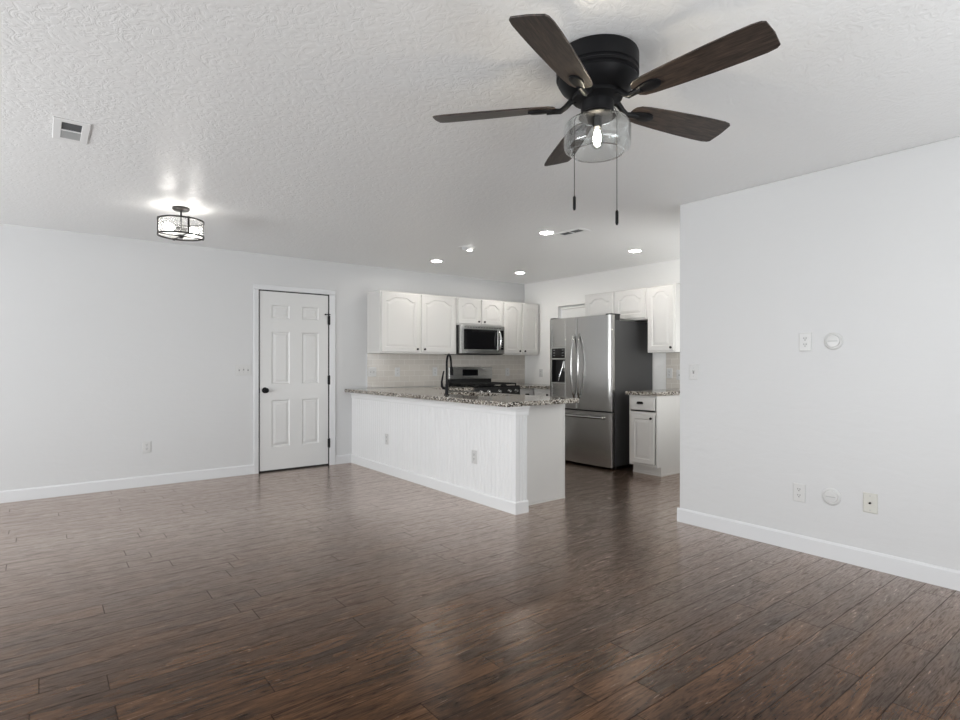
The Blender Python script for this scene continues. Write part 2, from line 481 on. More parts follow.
def case_side(bm, xa, xb, z1, flip):
    # stepped casing profile, thick at the outer edge
    w = xb - xa
    pr = [(0, 0), (0.006, 0.012), (0.02, 0.014), (w - 0.016, 0.017), (w - 0.006, 0.019), (w, 0.015), (w, 0)]
    if flip: q = [(xb - a, -b) for a, b in pr]
    else: q = [(xa + a, -b) for a, b in pr]
    loops(bm, [[(a, b, 0) for a, b in q], [(a, b, z1) for a, b in q]])
cw = 0.058
case_side(bm, -0.008 - cw, -0.008, DZ + 0.008, True)
case_side(bm, DW + 0.010, DW + 0.010 + cw + 0.012, DZ + 0.008, False)
pr = [(0, 0), (0.006, 0.012), (0.02, 0.014), (cw - 0.016, 0.017), (cw - 0.006, 0.019), (cw, 0.015), (cw, 0)]
prism(bm, [(-b, DZ + 0.008 + a) for a, b in pr], -0.008 - cw, DW + 0.022 + cw)
obj('door_casing', bm, 'trim', d)
bm = B()
lathe(bm, [(0.033, 0.002), (0.033, -0.006), (0.028, -0.010), (0.012, -0.012), (0.011, -0.03), (0.020, -0.036), (0.028, -0.046), (0.029, -0.056), (0.024, -0.066), (0.008, -0.070)], (0.06, 0.004, 0.918), 28, 'y')
o = obj('door_knob', bm, 'black', d, True); o['label'] = 'round black door knob'
bm = B(); box(bm, -0.001, 0.0035, 0.0035, 0.03, 0.888, 0.948)
obj('latch_plate', bm, 'black', d)
for z in (1.735, 1.02, 0.266):
    bm = B()
    lathe(bm, [(0.005, z - 0.056), (0.0105, z - 0.052), (0.0105, z + 0.052), (0.005, z + 0.056)], (DW + 0.006, -0.010, 0), 12)
    box(bm, DW - 0.010, DW + 0.010, -0.006, 0.0045, z - 0.05, z + 0.05)
    obj('hinge', bm, 'black', d, True)
bm = B()
tube(bm, [(DW + 0.014, -0.022, 1.802), (DW - 0.045, -0.030, 1.802)], 0.0045, 10)
lathe(bm, [(0.009, 0), (0.009, -0.02)], (DW - 0.045, -0.010, 1.802), 12, 'y')
box(bm, DW - 0.003, DW + 0.012, -0.028, -0.004, 1.797, 1.807)
obj('hinge_stop', bm, 'black', d)
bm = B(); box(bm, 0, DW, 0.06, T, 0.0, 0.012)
obj('threshold', bm, 'gapshade', d)  # near-black as well, painted as shade below the door
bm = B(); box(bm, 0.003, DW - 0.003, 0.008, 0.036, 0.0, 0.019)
obj('leak_blocker', bm, 'gapshade', d)  # dark strip added to stop light leaking under the slab

# ------------------------------------------------------------------ cabinets
def arch_s(u):
    d = abs(u - 0.5)
    if d >= 0.42: return 0.0
    q = min(1.0, (0.42 - d) / 0.24)
    return 0.78 * q * q * (3 - 2 * q) + 0.22 * (1 - (d / 0.42) ** 2)
def cab_door(w, h, arch, fr=0.055, th=0.019):
    """door, local: x 0..w, z 0..h, front at y=-th, raised panel with cathedral arch"""
    bm = B()
    N = 25 if arch else 5
    def loop(ins, y, rise, outer=False):
        x0, x1, z0, z1 = ins, w - ins, ins, h - ins
        P = [(x0, y, z0), (x1, y, z0)]
        for i in range(N):
            u = 1 - i / (N - 1)
            z = z1 if outer else z1 - rise + rise * arch_s(u)
            P.append((x0 + (x1 - x0) * u, y, z))
        return P
    r = arch
    loops(bm, [loop(0, 0, 0, True), loop(0, -th + .004, 0, True), loop(.005, -th, 0, True),
               loop(fr, -th, r), loop(fr + .007, -th + .007, r), loop(fr + .013, -th + .007, r),
               loop(fr + .040, -th + .0015, r)])
    return bm
def knob(parent, x, z, y=-0.019):
    bm = B()
    lathe(bm, [(0.006, 0.001), (0.005, -0.012), (0.011, -0.016), (0.0145, -0.021), (0.013, -0.027), (0.006, -0.029)], (x, y, z), 16, 'y')
    obj('knob', bm, 'bronze', parent, True)
def cup_pull(parent, x, z, y=-0.019):
    bm = B()
    n = 12
    A = [(x + 0.042 * math.cos(PI * i / n), y - 0.022 * math.sin(PI * i / n) - 0.001, z) for i in range(n + 1)]
    A2 = [(x + 0.040 * math.cos(PI * i / n), y - 0.017 * math.sin(PI * i / n) - 0.001, z + 0.016) for i in range(n + 1)]
    A3 = [(x + 0.030 * math.cos(PI * i / n), y - 0.004 * math.sin(PI * i / n) - 0.001, z + 0.026) for i in range(n + 1)]
    R = [[bm.verts.new(p) for p in q] for q in (A, A2, A3)]
    for a, b in zip(R, R[1:]):
        for i in range(n): bm.faces.new((a[i], a[i + 1], b[i + 1], b[i]))
    bm.faces.new(R[2])
    bmesh.ops.solidify(bm, geom=bm.faces[:], thickness=0.002)
    obj('cup_pull', bm, 'bronze', parent, True)
def upper(label, w, h, dep, loc, rz, doors, group, arch=0.05):
    """doors: list of (x0, x1, knob_x or None)"""
    t = thing('upper_cabinet', label, 'cabinet', loc, rz, group)
    bm = B(); box(bm, 0, w, 0, dep, 0, h, 0.002, 1)
    obj('cabinet_body', bm, 'cab', t)
    for x0, x1, kx in doors:
        dr = obj('door', cab_door(x1 - x0, h - 0.036, arch), 'cab', t, loc=(x0, 0, 0.02))
        if kx is not None: knob(dr, kx - x0, 0.035)
    return t
UZ = 1.343
UY = YA - 0.333
upper('wide white double-door wall cabinet left of the microwave', 1.137, 0.762, 0.33, (3.235, UY, UZ), 0,
      [(0.02, 0.548, 0.515), (0.585, 1.112, 0.622)], 'wall cabinets over the range wall')
upper('short white double-door wall cabinet above the microwave', 0.805, 0.372, 0.33, (4.374, UY, UZ + 0.39), 0,
      [(0.02, 0.385, 0.352), (0.42, 0.785, 0.453)], 'wall cabinets over the range wall', 0.05)
upper('narrow tall double-door white wall cabinet in the kitchen corner right of the microwave', 0.695, 0.762, 0.33, (5.182, UY, UZ), 0,
      [(0.012, 0.330, 0.298), (0.365, 0.683, 0.397)], 'wall cabinets over the range wall', 0.045)
UXR = 5.57
upper('low white double-door wall cabinet above the refrigerator', 0.955, 0.375, XK - UXR, (UXR, 4.936, 1.732), FX,
      [(0.02, 0.460, None), (0.495, 0.935, None)], 'wall cabinets on the refrigerator wall', 0.05)
upper('tall single-door white wall cabinet right of the refrigerator by the wall corner', 0.370, 0.764, XK - UXR, (UXR, 3.981, UZ), FX,
      [(0.015, 0.355, 0.327)], 'wall cabinets on the refrigerator wall', 0.05)

def base_cabinet(label, w, dep, loc, rz, fronts, group, end_panels=True, name='base_cabinet'):
    """fronts: list of (kind, x0, x1, z0, z1, (hx, hz), pull)"""
    t = thing(name, label, 'cabinet', loc, rz, group)
    Ht = 0.868
    bm = B()
    tk, tr = 0.098, 0.07
    for a, b in ((0, 0.018), (w - 0.018, w)):
        loops(bm, [[(a, tr, 0.0), (a, tr, tk), (a, 0.0, tk), (a, 0.0, Ht), (a, dep, Ht), (a, dep, 0.0)],
                   [(b, tr, 0.0), (b, tr, tk), (b, 0.0, tk), (b, 0.0, Ht), (b, dep, Ht), (b, dep, 0.0)]])
    box(bm, 0.018, w - 0.018, 0.02, dep, tk, tk + 0.018)
    box(bm, 0.018, w - 0.018, dep - 0.006, dep, tk + 0.018, Ht)
    box(bm, 0.018, w - 0.018, 0, 0.02, Ht - 0.03, Ht); box(bm, 0.018, w - 0.018, 0, 0.02, tk, tk + 0.03)
    box(bm, 0.018, w - 0.018, 0, 0.02, 0.655, 0.69)
    obj('cabinet_body', bm, 'cab', t)
    bm = B(); box(bm, 0.018, w - 0.018, tr + 0.001, tr + 0.018, 0.0, tk - 0.001)
    box(bm, 0.0, w + 0.008, tr - 0.008, tr + 0.0005, 0, 0.018)
    box(bm, w, w + 0.008, tr, dep, 0, 0.018)
    obj('toe_kick', bm, 'cab', t)
    for kind, x0, x1, z0, z1, hp, pull in fronts:
        if kind == 'drawer':
            bm = B()
            ww, hh = x1 - x0, z1 - z0
            loops(bm, [rect(0, ww, 0, hh, 0), rect(0, ww, 0, hh, -0.014), rect(.006, ww - .006, .006, hh - .006, -0.019)])
            dr = obj('drawer', bm, 'cab', t, loc=(x0, 0, z0))
        else:
            dr = obj('door', cab_door(x1 - x0, z1 - z0, 0.0, 0.05), 'cab', t, loc=(x0, 0, z0))
        if pull == 'knob': knob(dr, hp[0] - x0, hp[1] - z0)
        elif pull == 'cup': cup_pull(dr, hp[0] - x0, hp[1] - z0)
    return t
BXR = 5.205
base_cabinet('white base cabinet right of the refrigerator with one drawer and one door', 0.362, XK - BXR, (BXR, 3.960, 0), FX,
             [('drawer', 0.03, 0.335, 0.708, 0.845, (0.155, 0.775), 'cup'), ('door', 0.03, 0.335, 0.125, 0.665, (0.305, 0.625), 'knob')], 'base cabinets')
base_cabinet('white base cabinet between the range and the kitchen corner', 0.267, YA - 5.80, (5.205, 5.80, 0), 0,
             [('drawer', 0.01, 0.245, 0.708, 0.845, (0.127, 0.775), 'cup'), ('door', 0.01, 0.245, 0.125, 0.665, (0.215, 0.625), 'knob')], 'base cabinets')
base_cabinet('white base cabinet between the kitchen corner and the left side of the refrigerator', 0.60, XK - 5.475 - 0.004, (5.475, 5.796, 0), FX,
             [('drawer', 0.03, 0.58, 0.708, 0.845, (0.30, 0.79), 'knob'), ('door', 0.03, 0.58, 0.125, 0.665, (0.07, 0.625), 'knob')], 'base cabinets')
base_cabinet('white base cabinet under the worktop left of the range', 0.62, YA - 5.85, (3.785, 5.847, 0), 0,
             [('drawer', 0.03, 0.59, 0.708, 0.845, (0.31, 0.775), 'cup'), ('door', 0.03, 0.59, 0.125, 0.665, (0.07, 0.625), 'knob')], 'base cabinets')
# sink base, faces +X, closes the peninsula behind the panelled half wall
base_cabinet('long white sink base cabinet behind the panelled peninsula wall', 2.24, 0.575, (3.738, 3.585, 0), PI / 2,
             [('door', 0.03, 0.72, 0.125, 0.845, (0.66, 0.8), 'knob'), ('door', 0.76, 1.45, 0.125, 0.845, (0.82, 0.8), 'knob'),
              ('door', 1.49, 2.20, 0.125, 0.845, (1.55, 0.8), 'knob')], 'base cabinets')

# ------------------------------------------------------------------ peninsula half wall
PX, PY = 3.028, 3.418
pen = thing('peninsula', 'white beadboard peninsula half wall with pilaster end, under the granite counter', 'kitchen peninsula', (PX, PY, 0))
L = YA - PY - 0.001
bm = B()
prof = []
y = 0.0
pitch = 0.0508
prof.append((0.0, 0.0))
yy = 0.055
while yy < L - 0.01:
    prof += [(0.0, yy - 0.004), (0.004, yy - 0.001), (0.004, yy + 0.001), (0.0, yy + 0.004)]
    yy += pitch
prof.append((0.0, L))
prof += [(0.125, L), (0.125, 0.0)]
for k in (0.105, 0.072, 0.039): prof += [(k + 0.003, 0.0), (k, 0.003), (k - 0.003, 0.0)]
loops(bm, [[(x, y, 0) for x, y in prof], [(x, y, 0.869) for x, y in prof]])
obj('beadboard_panel', bm, 'panelwhite', pen)
bm = B()
def wrap(bm, pr):
    """pr: (offset, z) profile wrapped along the front (x=-off) and the end (y=-off)"""
    P = [[(-o, L, z) for o, z in pr], [(-o, -o, z) for o, z in pr], [(0.125 + (0.012 if max(p[0] for p in pr) > .02 else .004), -o, z) for o, z in pr]]
    loops(bm, P)
wrap(bm, [(-0.002, 0.792), (0.004, 0.792), (0.006, 0.800), (0.006, 0.828), (0.010, 0.833), (0.012, 0.845), (0.022, 0.858), (0.025, 0.869), (-0.002, 0.869)])
obj('crown_moulding', bm, 'panelwhite', pen)
bm = B()
wrap(bm, [(-0.002, 0), (0.014, 0), (0.014, 0.088), (0.009, 0.098), (-0.002, 0.098)])
obj('baseboard', bm, 'panelwhite', pen)
bm = B(); box(bm, -0.0025, 0.03, -0.0025, 0.03, 0.098, 0.795, 0.001, 1)
obj('corner_trim', bm, 'panelwhite', pen)
bm = B(); box(bm, 0.126, 0.716, 0.153, 0.165, 0, 0.868)
box(bm, 0.126, 0.724, 0.143, 0.153, 0, 0.016)
box(bm, 0.708, 0.7265, 0.149, 0.165, 0.016, 0.868)
obj('end_panel', bm, 'cab', pen)

# ------------------------------------------------------------------ counters
def counter(label, xs, ys, keep, z0=0.869, z1=0.909):
    bm = B(); cells(bm, xs, ys, keep, lambda x, y, s: (x, y, z1 if s else z0))
    o = obj('countertop', bm, 'granite', bevel=0.004)
    tag(o, label, 'countertop', 'granite countertops'); return o
SKX, SKY = (3.27, 3.66), (4.15, 4.90)
counter('long speckled granite countertop on the peninsula and on to the range', [2.93, SKX[0], SKX[1], 3.775, 4.425], [3.412, SKY[0], SKY[1], 5.81, YA - 0.009],
        lambda x, y: (x < 3.775 or y > 5.81) and not (SKX[0] < x < SKX[1] and SKY[0] < y < SKY[1]))
counter('corner granite countertop between range and refrigerator', [5.2, 5.445, XK - .001], [5.165, 5.77, YA - 0.009], lambda x, y: x > 5.445 or y > 5.77)
counter('short granite countertop right of the refrigerator', [BXR - 0.035, XK - 0.009], [3.575, 3.992], lambda x, y: True)

# sink and tap
sk = thing('sink', 'undermount steel sink basin in the peninsula counter', 'sink', (SKX[0], SKY[0], 0.67))
bm = B()
sx, sy = SKX[1] - SKX[0], SKY[1] - SKY[0]
R4 = lambda i, z: [(i, i, z), (sx - i, i, z), (sx - i, sy - i, z), (i, sy - i, z)]
loops(bm, [R4(-0.012, 0.1985), R4(0.0, 0.1985), R4(0.012, 0.0), R4(-0.0, -0.003), R4(-0.012, 0.19)], cap_first=False, cap_last=False)
bm.faces.new([bm.verts.new(p) for p in R4(0.012, 0.0)])
obj('basin', bm, 'chrome', sk)
bm = B(); lathe(bm, [(0.045, 0.0), (0.045, 0.003), (0.03, 0.004)], (sx / 2, sy / 2, 0.0005), 20)
obj('drain', bm, 'slot', sk)
fa = thing('faucet', 'tall black gooseneck kitchen faucet on the peninsula counter', 'faucet', (3.14, 4.56, 0.909))
bm = B()
lathe(bm, [(0.028, 0), (0.028, 0.006), (0.018, 0.012), (0.015, 0.10), (0.012, 0.108)], (0, 0, 0), 20)
obj('faucet_base', bm, 'black', fa, True)
bm = B()
dx, dy = 0.78, 0.62
pts = [(0, 0, 0.10), (0, 0, 0.30)]
r = 0.075
for i in range(1, 14):
    a = PI * i / 13
    q = r * (1 - math.cos(a))
    pts.append((dx * q, dy * q, 0.30 + 0.098 * math.sin(a)))
pts.append((dx * 2 * r + 0.004, dy * 2 * r + 0.003, 0.27))
tube(bm, pts, 0.0105, 12)
obj('spout', bm, 'black', fa, True)
bm = B()
tube(bm, [(dx * 2 * r + 0.004, dy * 2 * r + 0.003, 0.275), (dx * 2 * r + 0.012, dy * 2 * r + 0.008, 0.235), (dx * 2 * r + 0.016, dy * 2 * r + 0.011, 0.19)], [0.014, 0.018, 0.0165], 14)
obj('spray_head', bm, 'black', fa, True)
bm = B()
tube(bm, [(0, 0.0, 0.062), (-0.012, 0.045, 0.066), (-0.016, 0.06, 0.085), (-0.014, 0.066, 0.13), (-0.006, 0.058, 0.19), (0.0, 0.05, 0.235)], [0.013, 0.013, 0.012, 0.010, 0.008, 0.007], 10)
obj('handle', bm, 'black', fa, True)

# ------------------------------------------------------------------ refrigerator  (local: faces -Y)
FXp, FYl, FW = 5.085, 5.120, 0.985
fr = thing('refrigerator', 'stainless french-door refrigerator with a water dispenser and a bottom freezer drawer', 'refrigerator', (FXp, FYl, 0), FX)
DT = 0.085
bm = B(); box(bm, 0.004, FW - 0.004, DT + 0.012, 0.805, 0.035, 1.715, 0.004)
obj('body', bm, 'fridgeside', fr)
bm = B(); box(bm, 0.012, FW - 0.012, DT - 0.001, DT + 0.012, 0.05, 1.71)
obj('gasket', bm, 'slot', fr)
def bowed(bm, x0, x1, z0, z1, skip=None):
    """door with a gently bowed front and rounded vertical edges"""
    N = 16
    def fy(x):
        u = (x - FW / 2) / (FW / 2)
        return 0.020 * u * u + (0.012 * max(0, (abs(u) - 0.955) / 0.045) ** 2)
    xs = [x0 + (x1 - x0) * i / N for i in range(N + 1)]
    pr = [(x, fy(x)) for x in xs]
    pr[0] = (x0, fy(x0) + 0.004); pr[-1] = (x1, fy(x1) + 0.004)
    pr.insert(1, (x0 + 0.004, fy(x0))); pr.insert(-1, (x1 - 0.004, fy(x1)))
    pr += [(x1, DT - 0.002), (x0, DT - 0.002)]
    loops(bm, [[(x, y, z0) for x, y in pr], [(x, y, z1) for x, y in pr]])
    return fy
mid = 0.484
# dispenser opening is cut by building the left door around it
bx0, bx1, bz0, bz1 = 0.055, 0.290, 0.978, 1.412
bm = B()
fy = bowed(bm, 0.0, bx0, 0.672, 1.775); bowed(bm, bx1, mid - 0.003, 0.672, 1.775)
bowed(bm, bx0, bx1, 0.672, bz0); bowed(bm, bx0, bx1, bz1, 1.775)
bmesh.ops.remove_doubles(bm, verts=bm.verts, dist=2e-4)
left = obj('door', bm, 'steel', fr, True)
left['label'] = 'left refrigerator door holding the dispenser'
yf = fy(0.17)
bm = B()
box(bm, bx0 - 0.006, bx1 + 0.006, yf - 0.006, yf + 0.02, bz1 - 0.006, bz1 + 0.004); box(bm, bx0 - 0.006, bx1 + 0.006, yf - 0.006, yf + 0.02, bz0 - 0.004, bz0 + 0.006)
box(bm, bx0 - 0.006, bx0 + 0.004, yf - 0.006, yf + 0.02, bz0, bz1); box(bm, bx1 - 0.004, bx1 + 0.006, yf - 0.006, yf + 0.02, bz0, bz1)
box(bm, bx0, bx1, yf - 0.006, yf + 0.02, 1.268, 1.284)
obj('dispenser_frame', bm, 'steelx', left)
bm = B(); box(bm, bx0 + .004, bx1 - .004, yf, yf + 0.03, 1.284, bz1 - 0.006)
dp = obj('dispenser_panel', bm, 'blackglass', left)
for k in range(3):
    z = 1.312 + k * 0.035
    for xx in (0.082, 0.23):
        bm = B(); box(bm, xx, xx + 0.03, yf - 0.001, yf + 0.001, z, z + 0.006)
        obj('button', bm, 'grey', left)
bm = B()
box(bm, bx0 + .004, bx1 - .004, yf + 0.062, yf + 0.066, bz0 + .006, 1.268)
box(bm, bx0 + .002, bx0 + .006, yf, yf + 0.066, bz0 + .006, 1.268); box(bm, bx1 - .006, bx1 - .002, yf, yf + 0.066, bz0 + .006, 1.268)
box(bm, bx0 + .004, bx1 - .004, yf, yf + 0.066, bz0 + .004, bz0 + .012)
obj('dispenser_recess', bm, 'blackplastic', left)
bm = B(); tube(bm, [(0.215, yf + 0.055, 1.25), (0.212, yf + 0.03, 1.17), (0.19, yf + 0.012, 1.08), (0.165, yf + 0.008, 1.0)], [0.016, 0.012, 0.010, 0.008], 8)
box(bm, 0.235, 0.258, yf + 0.02, yf + 0.05, 1.12, 1.25, 0.004)
obj('dispenser_lever', bm, 'chrome', left, True)
bm = B(); bowed(bm, mid + 0.003, FW, 0.672, 1.775)
right = obj('door', bm, 'steel', fr, True)
bm = B(); bowed(bm, 0.0, FW, 0.032, 0.655)
fz = obj('freezer_drawer', bm, 'steel', fr, True)
def bar(parent, x, z0, z1, side):
    bm = B()
    pts = []
    for i in range(17):
        u = i / 16
        b = math.sin(PI * u)
        pts.append((x + side * (0.018 * b), fy(x) + 0.004 - 0.060 * b ** 0.55, z0 + (z1 - z0) * u))
    tube(bm, pts, 0.0125, 12)
    obj('door_handle', bm, 'handle', parent, True)
bar(left, mid - 0.040, 0.80, 1.575, -0.15); bar(right, mid + 0.040, 0.80, 1.575, 1.5)
bm = B()
pts = [(0.10 + 0.80 * i / 16, fy(0.10 + 0.80 * i / 16) + 0.004 - 0.056 * math.sin(PI * i / 16) ** 0.3, 0.592) for i in range(17)]
tube(bm, pts, 0.014, 12)
obj('drawer_handle', bm, 'handle', fz, True)
for xx in (0.01, FW - 0.09):
    bm = B(); box(bm, xx, xx + 0.08, 0.03, 0.20, 1.7755, 1.79, 0.004)
    box(bm, xx + 0.01, xx + 0.07, 0.088, 0.20, 1.7155, 1.776)
    obj('hinge_cover', bm, 'blackplastic', fr)
bm = B(); box(bm, 0.02, FW - 0.02, DT + 0.02, DT + 0.06, 0.008, 0.034)
obj('toe_grille', bm, 'blackplastic', fr)
for xx in (0.05, FW - 0.05):
    for yy in (DT + 0.05, 0.74):
        bm = B(); lathe(bm, [(0.022, 0.0), (0.022, 0.02), (0.014, 0.022), (0.014, 0.036)], (xx, yy, 0), 14)
        obj('foot', bm, 'blackplastic', fr)

# ------------------------------------------------------------------ microwave
mw = thing('microwave', 'stainless over-the-range microwave with a black glass door', 'microwave', (4.378, 6.035, 1.342), 0)
MWW, MWH, MWD = 0.762, 0.388, YA - 6.035 - 0.01
bm = B(); box(bm, 0.0, MWW, 0.045, MWD, 0.0, MWH, 0.003)
obj('body', bm, 'blackplastic', mw)
bm = B()
xa, xb_, za, zb = 0.055, 0.635, 0.066, 0.335
cells(bm, [0, xa, xb_, MWW], [0.012, za, zb, MWH], lambda x, z: not (xa < x < xb_ and za < z < zb), lambda x, z, s: (x, 0.044 if s else 0.0, z))
ft = obj('door', bm, 'steelx', mw, bevel=0.004)
bm = B(); box(bm, xa, xb_, 0.006, 0.03, za, zb)
obj('door_window', bm, 'blackglass', ft)
bm = B(); box(bm, 0.672, 0.742, -0.002, 0.004, za, zb)
cp = obj('control_panel', bm, 'blackglass', mw)
for i in range(3):
    for j in range(5):
        bm = B(); box(bm, 0.682 + i * 0.019, 0.692 + i * 0.019, -0.003, -0.0018, za + 0.03 + j * 0.032, za + 0.042 + j * 0.032)
        obj('button', bm, 'grey', cp)
bm = B()
tube(bm, [(0.648, 0.002 - 0.058 * math.sin(PI * i / 16) ** 0.6, 0.05 + 0.295 * i / 16) for i in range(17)], 0.011, 12)
obj('door_handle', bm, 'chrome', ft, True)
bm = B()
for i in range(14): box(bm, 0.06 + i * 0.046, 0.095 + i * 0.046, -0.001, 0.002, MWH - 0.030, MWH - 0.022)
obj('vent_grille', bm, 'slot', mw)
bm = B(); box(bm, 0.02, MWW - 0.02, 0.06, MWD - 0.02, -0.004, 0.0005)
obj('underside', bm, 'blackplastic', mw)

# ------------------------------------------------------------------ range
rg = thing('range', 'stainless gas range with black grates and a raised back panel', 'stove', (4.432, 5.80, 0), 0)
RW = 0.762
bm = B(); box(bm, 0, RW, 0.0, 0.63, 0.05, 0.905, 0.003)
obj('body', bm, 'fridgeside', rg)
bm = B(); box(bm, 0, RW, -0.02, 0.60, 0.905, 0.918, 0.004)
obj('cooktop', bm, 'blackglass', rg)
bm = B(); box(bm, 0.0, RW, 0.575, 0.632, 1.0, 1.168, 0.006)
bg = obj('backguard', bm, 'steelx', rg)
bm = B(); box(bm, 0.012, RW - 0.012, 0.585, 0.632, 0.918, 1.0)
obj('backguard_base', bm, 'blackplastic', rg)
bm = B(); box(bm, 0.225, 0.50, 0.5735, 0.576, 1.045, 1.135)
obj('display', bm, 'blackglass', bg)
bm = B(); box(bm, 0.30, 0.43, 0.5725, 0.5745, 1.022, 1.028)
obj('button_row', bm, 'grey', bg)
for gx in (0.02, 0.27, 0.505):
    bm = B()
    gw = 0.237
    for a in (0, gw - 0.014): box(bm, gx + a, gx + a + 0.014, 0.03, 0.55, 0.936, 0.952)
    for k in range(4): box(bm, gx, gx + gw, 0.03 + k * 0.1687, 0.044 + k * 0.1687, 0.936, 0.952)
    for k in range(1, 4): box(bm, gx + gw * k / 4 - 0.006, gx + gw * k / 4 + 0.006, 0.03, 0.55, 0.938, 0.950)
    for a in (0.0, gw - 0.014):
        for b in (0.03, 0.536): box(bm, gx + a, gx + a + 0.014, b, b + 0.014, 0.918, 0.936)
    obj('grate', bm, 'iron', rg)
for bx_, by_ in ((0.14, 0.16), (0.14, 0.42), (0.385, 0.29), (0.625, 0.16), (0.625, 0.42)):
    bm = B(); lathe(bm, [(0.045, 0.9182), (0.045, 0.924), (0.032, 0.926), (0.032, 0.932), (0.01, 0.934)], (bx_, by_, 0), 20)
    obj('burner', bm, 'iron', rg, True)
bm = B(); box(bm, 0, RW, -0.03, -0.0005, 0.79, 0.904, 0.006)
obj('control_panel', bm, 'blackplastic', rg)
for kx in (0.075, 0.20, 0.381, 0.555, 0.68):
    bm = B(); lathe(bm, [(0.022, 0.0), (0.022, -0.006), (0.018, -0.010), (0.017, -0.034), (0.012, -0.037)], (kx, -0.0305, 0.848), 18, 'y')
    obj('knob', bm, 'chrome', rg, True)
bm = B(); box(bm, 0.004, RW - 0.004, -0.028, -0.0005, 0.22, 0.785, 0.005)
od = obj('oven_door', bm, 'steelx', rg)
bm = B(); box(bm, 0.10, RW - 0.10, -0.031, -0.027, 0.33, 0.64)
obj('oven_window', bm, 'blackglass', od)
bm = B(); tube(bm, [(0.06, -0.028, 0.735), (0.06, -0.07, 0.735), (0.09, -0.075, 0.735), (RW - 0.09, -0.075, 0.735), (RW - 0.06, -0.07, 0.735), (RW - 0.06, -0.028, 0.735)], 0.012, 10)
obj('oven_handle', bm, 'chrome', od, True)
bm = B(); box(bm, 0.004, RW - 0.004, -0.026, -0.0005, 0.06, 0.212, 0.005)
obj('warming_drawer', bm, 'steelx', rg)
for xx in (0.05, RW - 0.05):
    for yy in (0.06, 0.57):
        bm = B(); lathe(bm, [(0.018, 0.0), (0.018, 0.05)], (xx, yy, 0), 12)
        obj('foot', bm, 'blackplastic', rg)

# ------------------------------------------------------------------ wall plates
def plate(bm, w, h, t=0.0065):
    loops(bm, [rect(-w / 2, w / 2, -h / 2, h / 2, 0), rect(-w / 2, w / 2, -h / 2, h / 2, -t * 0.7),
               rect(-w / 2 + .004, w / 2 - .004, -h / 2 + .004, h / 2 - .004, -t)])
def outlet(label, loc, rz, group='duplex outlets', m='plate', w=0.074, h=0.118):
    t = thing('wall_outlet', label, 'electrical outlet', loc, rz, group)
    bm = B(); plate(bm, w, h); obj('cover_plate', bm, m, t)
    for s in (-1, 1):
        bm = B(); loops(bm, [[(0.017 * math.cos(a) , -0.005, s * 0.0195 + max(-0.0135, min(0.0135, 0.0175 * math.sin(a)))) for a in [2 * PI * i / 24 for i in range(24)]],
                             [(0.0165 * math.cos(a), -0.0075, s * 0.0195 + max(-0.013, min(0.013, 0.017 * math.sin(a)))) for a in [2 * PI * i / 24 for i in range(24)]]])
        rc = obj('receptacle', bm, m, t)
        bm = B()
        for a in (-0.0065, 0.0065): box(bm, a - 0.0016, a + 0.0016, -0.0082, -0.007, s * 0.0195 + 0.0005, s * 0.0195 + 0.010)
        lathe(bm, [(0.0032, -0.0082), (0.0032, -0.007)], (0, 0, s * 0.0195 - 0.0065), 10, 'y')
        obj('slots', bm, 'slot', rc)
    return t
def switch(label, loc, rz, n, group=None, toggles='toggle'):
    t = thing('light_switch', label, 'light switch', loc, rz, group)
    w = 0.072 + 0.046 * (n - 1)
    bm = B(); plate(bm, w, 0.118); obj('cover_plate', bm, 'plate', t)
    for i in range(n):
        x = (i - (n - 1) / 2) * 0.046
        bm = B(); box(bm, x - 0.006, x + 0.006, -0.0075, -0.005, -0.013, 0.013)
        sl = obj('switch_slot', bm, 'grey', t)
        up = 1 if i % 2 == 0 else -1
        bm = B(); loops(bm, [[(x - .0045, -.006, up * .008 - .005), (x + .0045, -.006, up * .008 - .005), (x + .0045, -.006, up * .008 + .005), (x - .0045, -.006, up * .008 + .005)],
                             [(x - .0035, -.017, up * .013 - .003), (x + .0035, -.017, up * .013 - .003), (x + .0035, -.017, up * .013 + .003), (x - .0035, -.017, up * .013 + .003)]])
        obj('toggle', bm, 'plate', sl)
        for s in (-1, 1):
            bm = B(); lathe(bm, [(0.0028, -0.0072), (0.0028, -0.005)], (x, 0, s * 0.030), 10, 'y')
            obj('screw', bm, 'vent_mid', t)
    return t
WA = YA - 0.0001
switch('triple toggle switch plate left of the white door', (1.755, WA, 1.147), 0, 3)
outlet('white outlet low on the back wall, left of the door', (0.835, WA, 0.389), 0)
switch('single toggle switch near the free corner of the right wall', (XB - .0001, 2.37, 1.153), FX, 1)
outlet('white outlet at mid height on the right wall, beside the upper round cover', (XB - .0001, 1.583, 1.356), FX)
outlet('white outlet low on the right wall, beside the lower round cover', (XB - .0001, 1.62, 0.379), FX)
def round_cover(label, loc, rz):
    t = thing('cable_cover', label, 'cable cover', loc, rz, 'round cable covers')
    bm = B(); lathe(bm, [(0.054, 0.0), (0.054, -0.004), (0.050, -0.007), (0.041, -0.008), (0.039, -0.004), (0.037, -0.004), (0.035, -0.009), (0.01, -0.010)], (0, 0, 0), 40, 'y')
    obj('cover_ring', bm, 'plate', t, True)
    bm = B(); box(bm, -0.03, 0.026, -0.0115, -0.008, -0.0022, 0.0022, 0.001)
    obj('pull_slot', bm, 'vent_mid', t)
round_cover('upper round white cable cover on the right wall', (XB - .0001, 1.42, 1.357), FX)
round_cover('lower round white cable cover on the right wall', (XB - .0001, 1.432, 0.387), FX)
t = thing('coax_plate', 'ivory coax jack plate low on the right wall', 'wall plate', (XB - .0001, 1.222, 0.389), FX)
bm = B(); plate(bm, 0.074, 0.118); obj('cover_plate', bm, 'ivory', t)
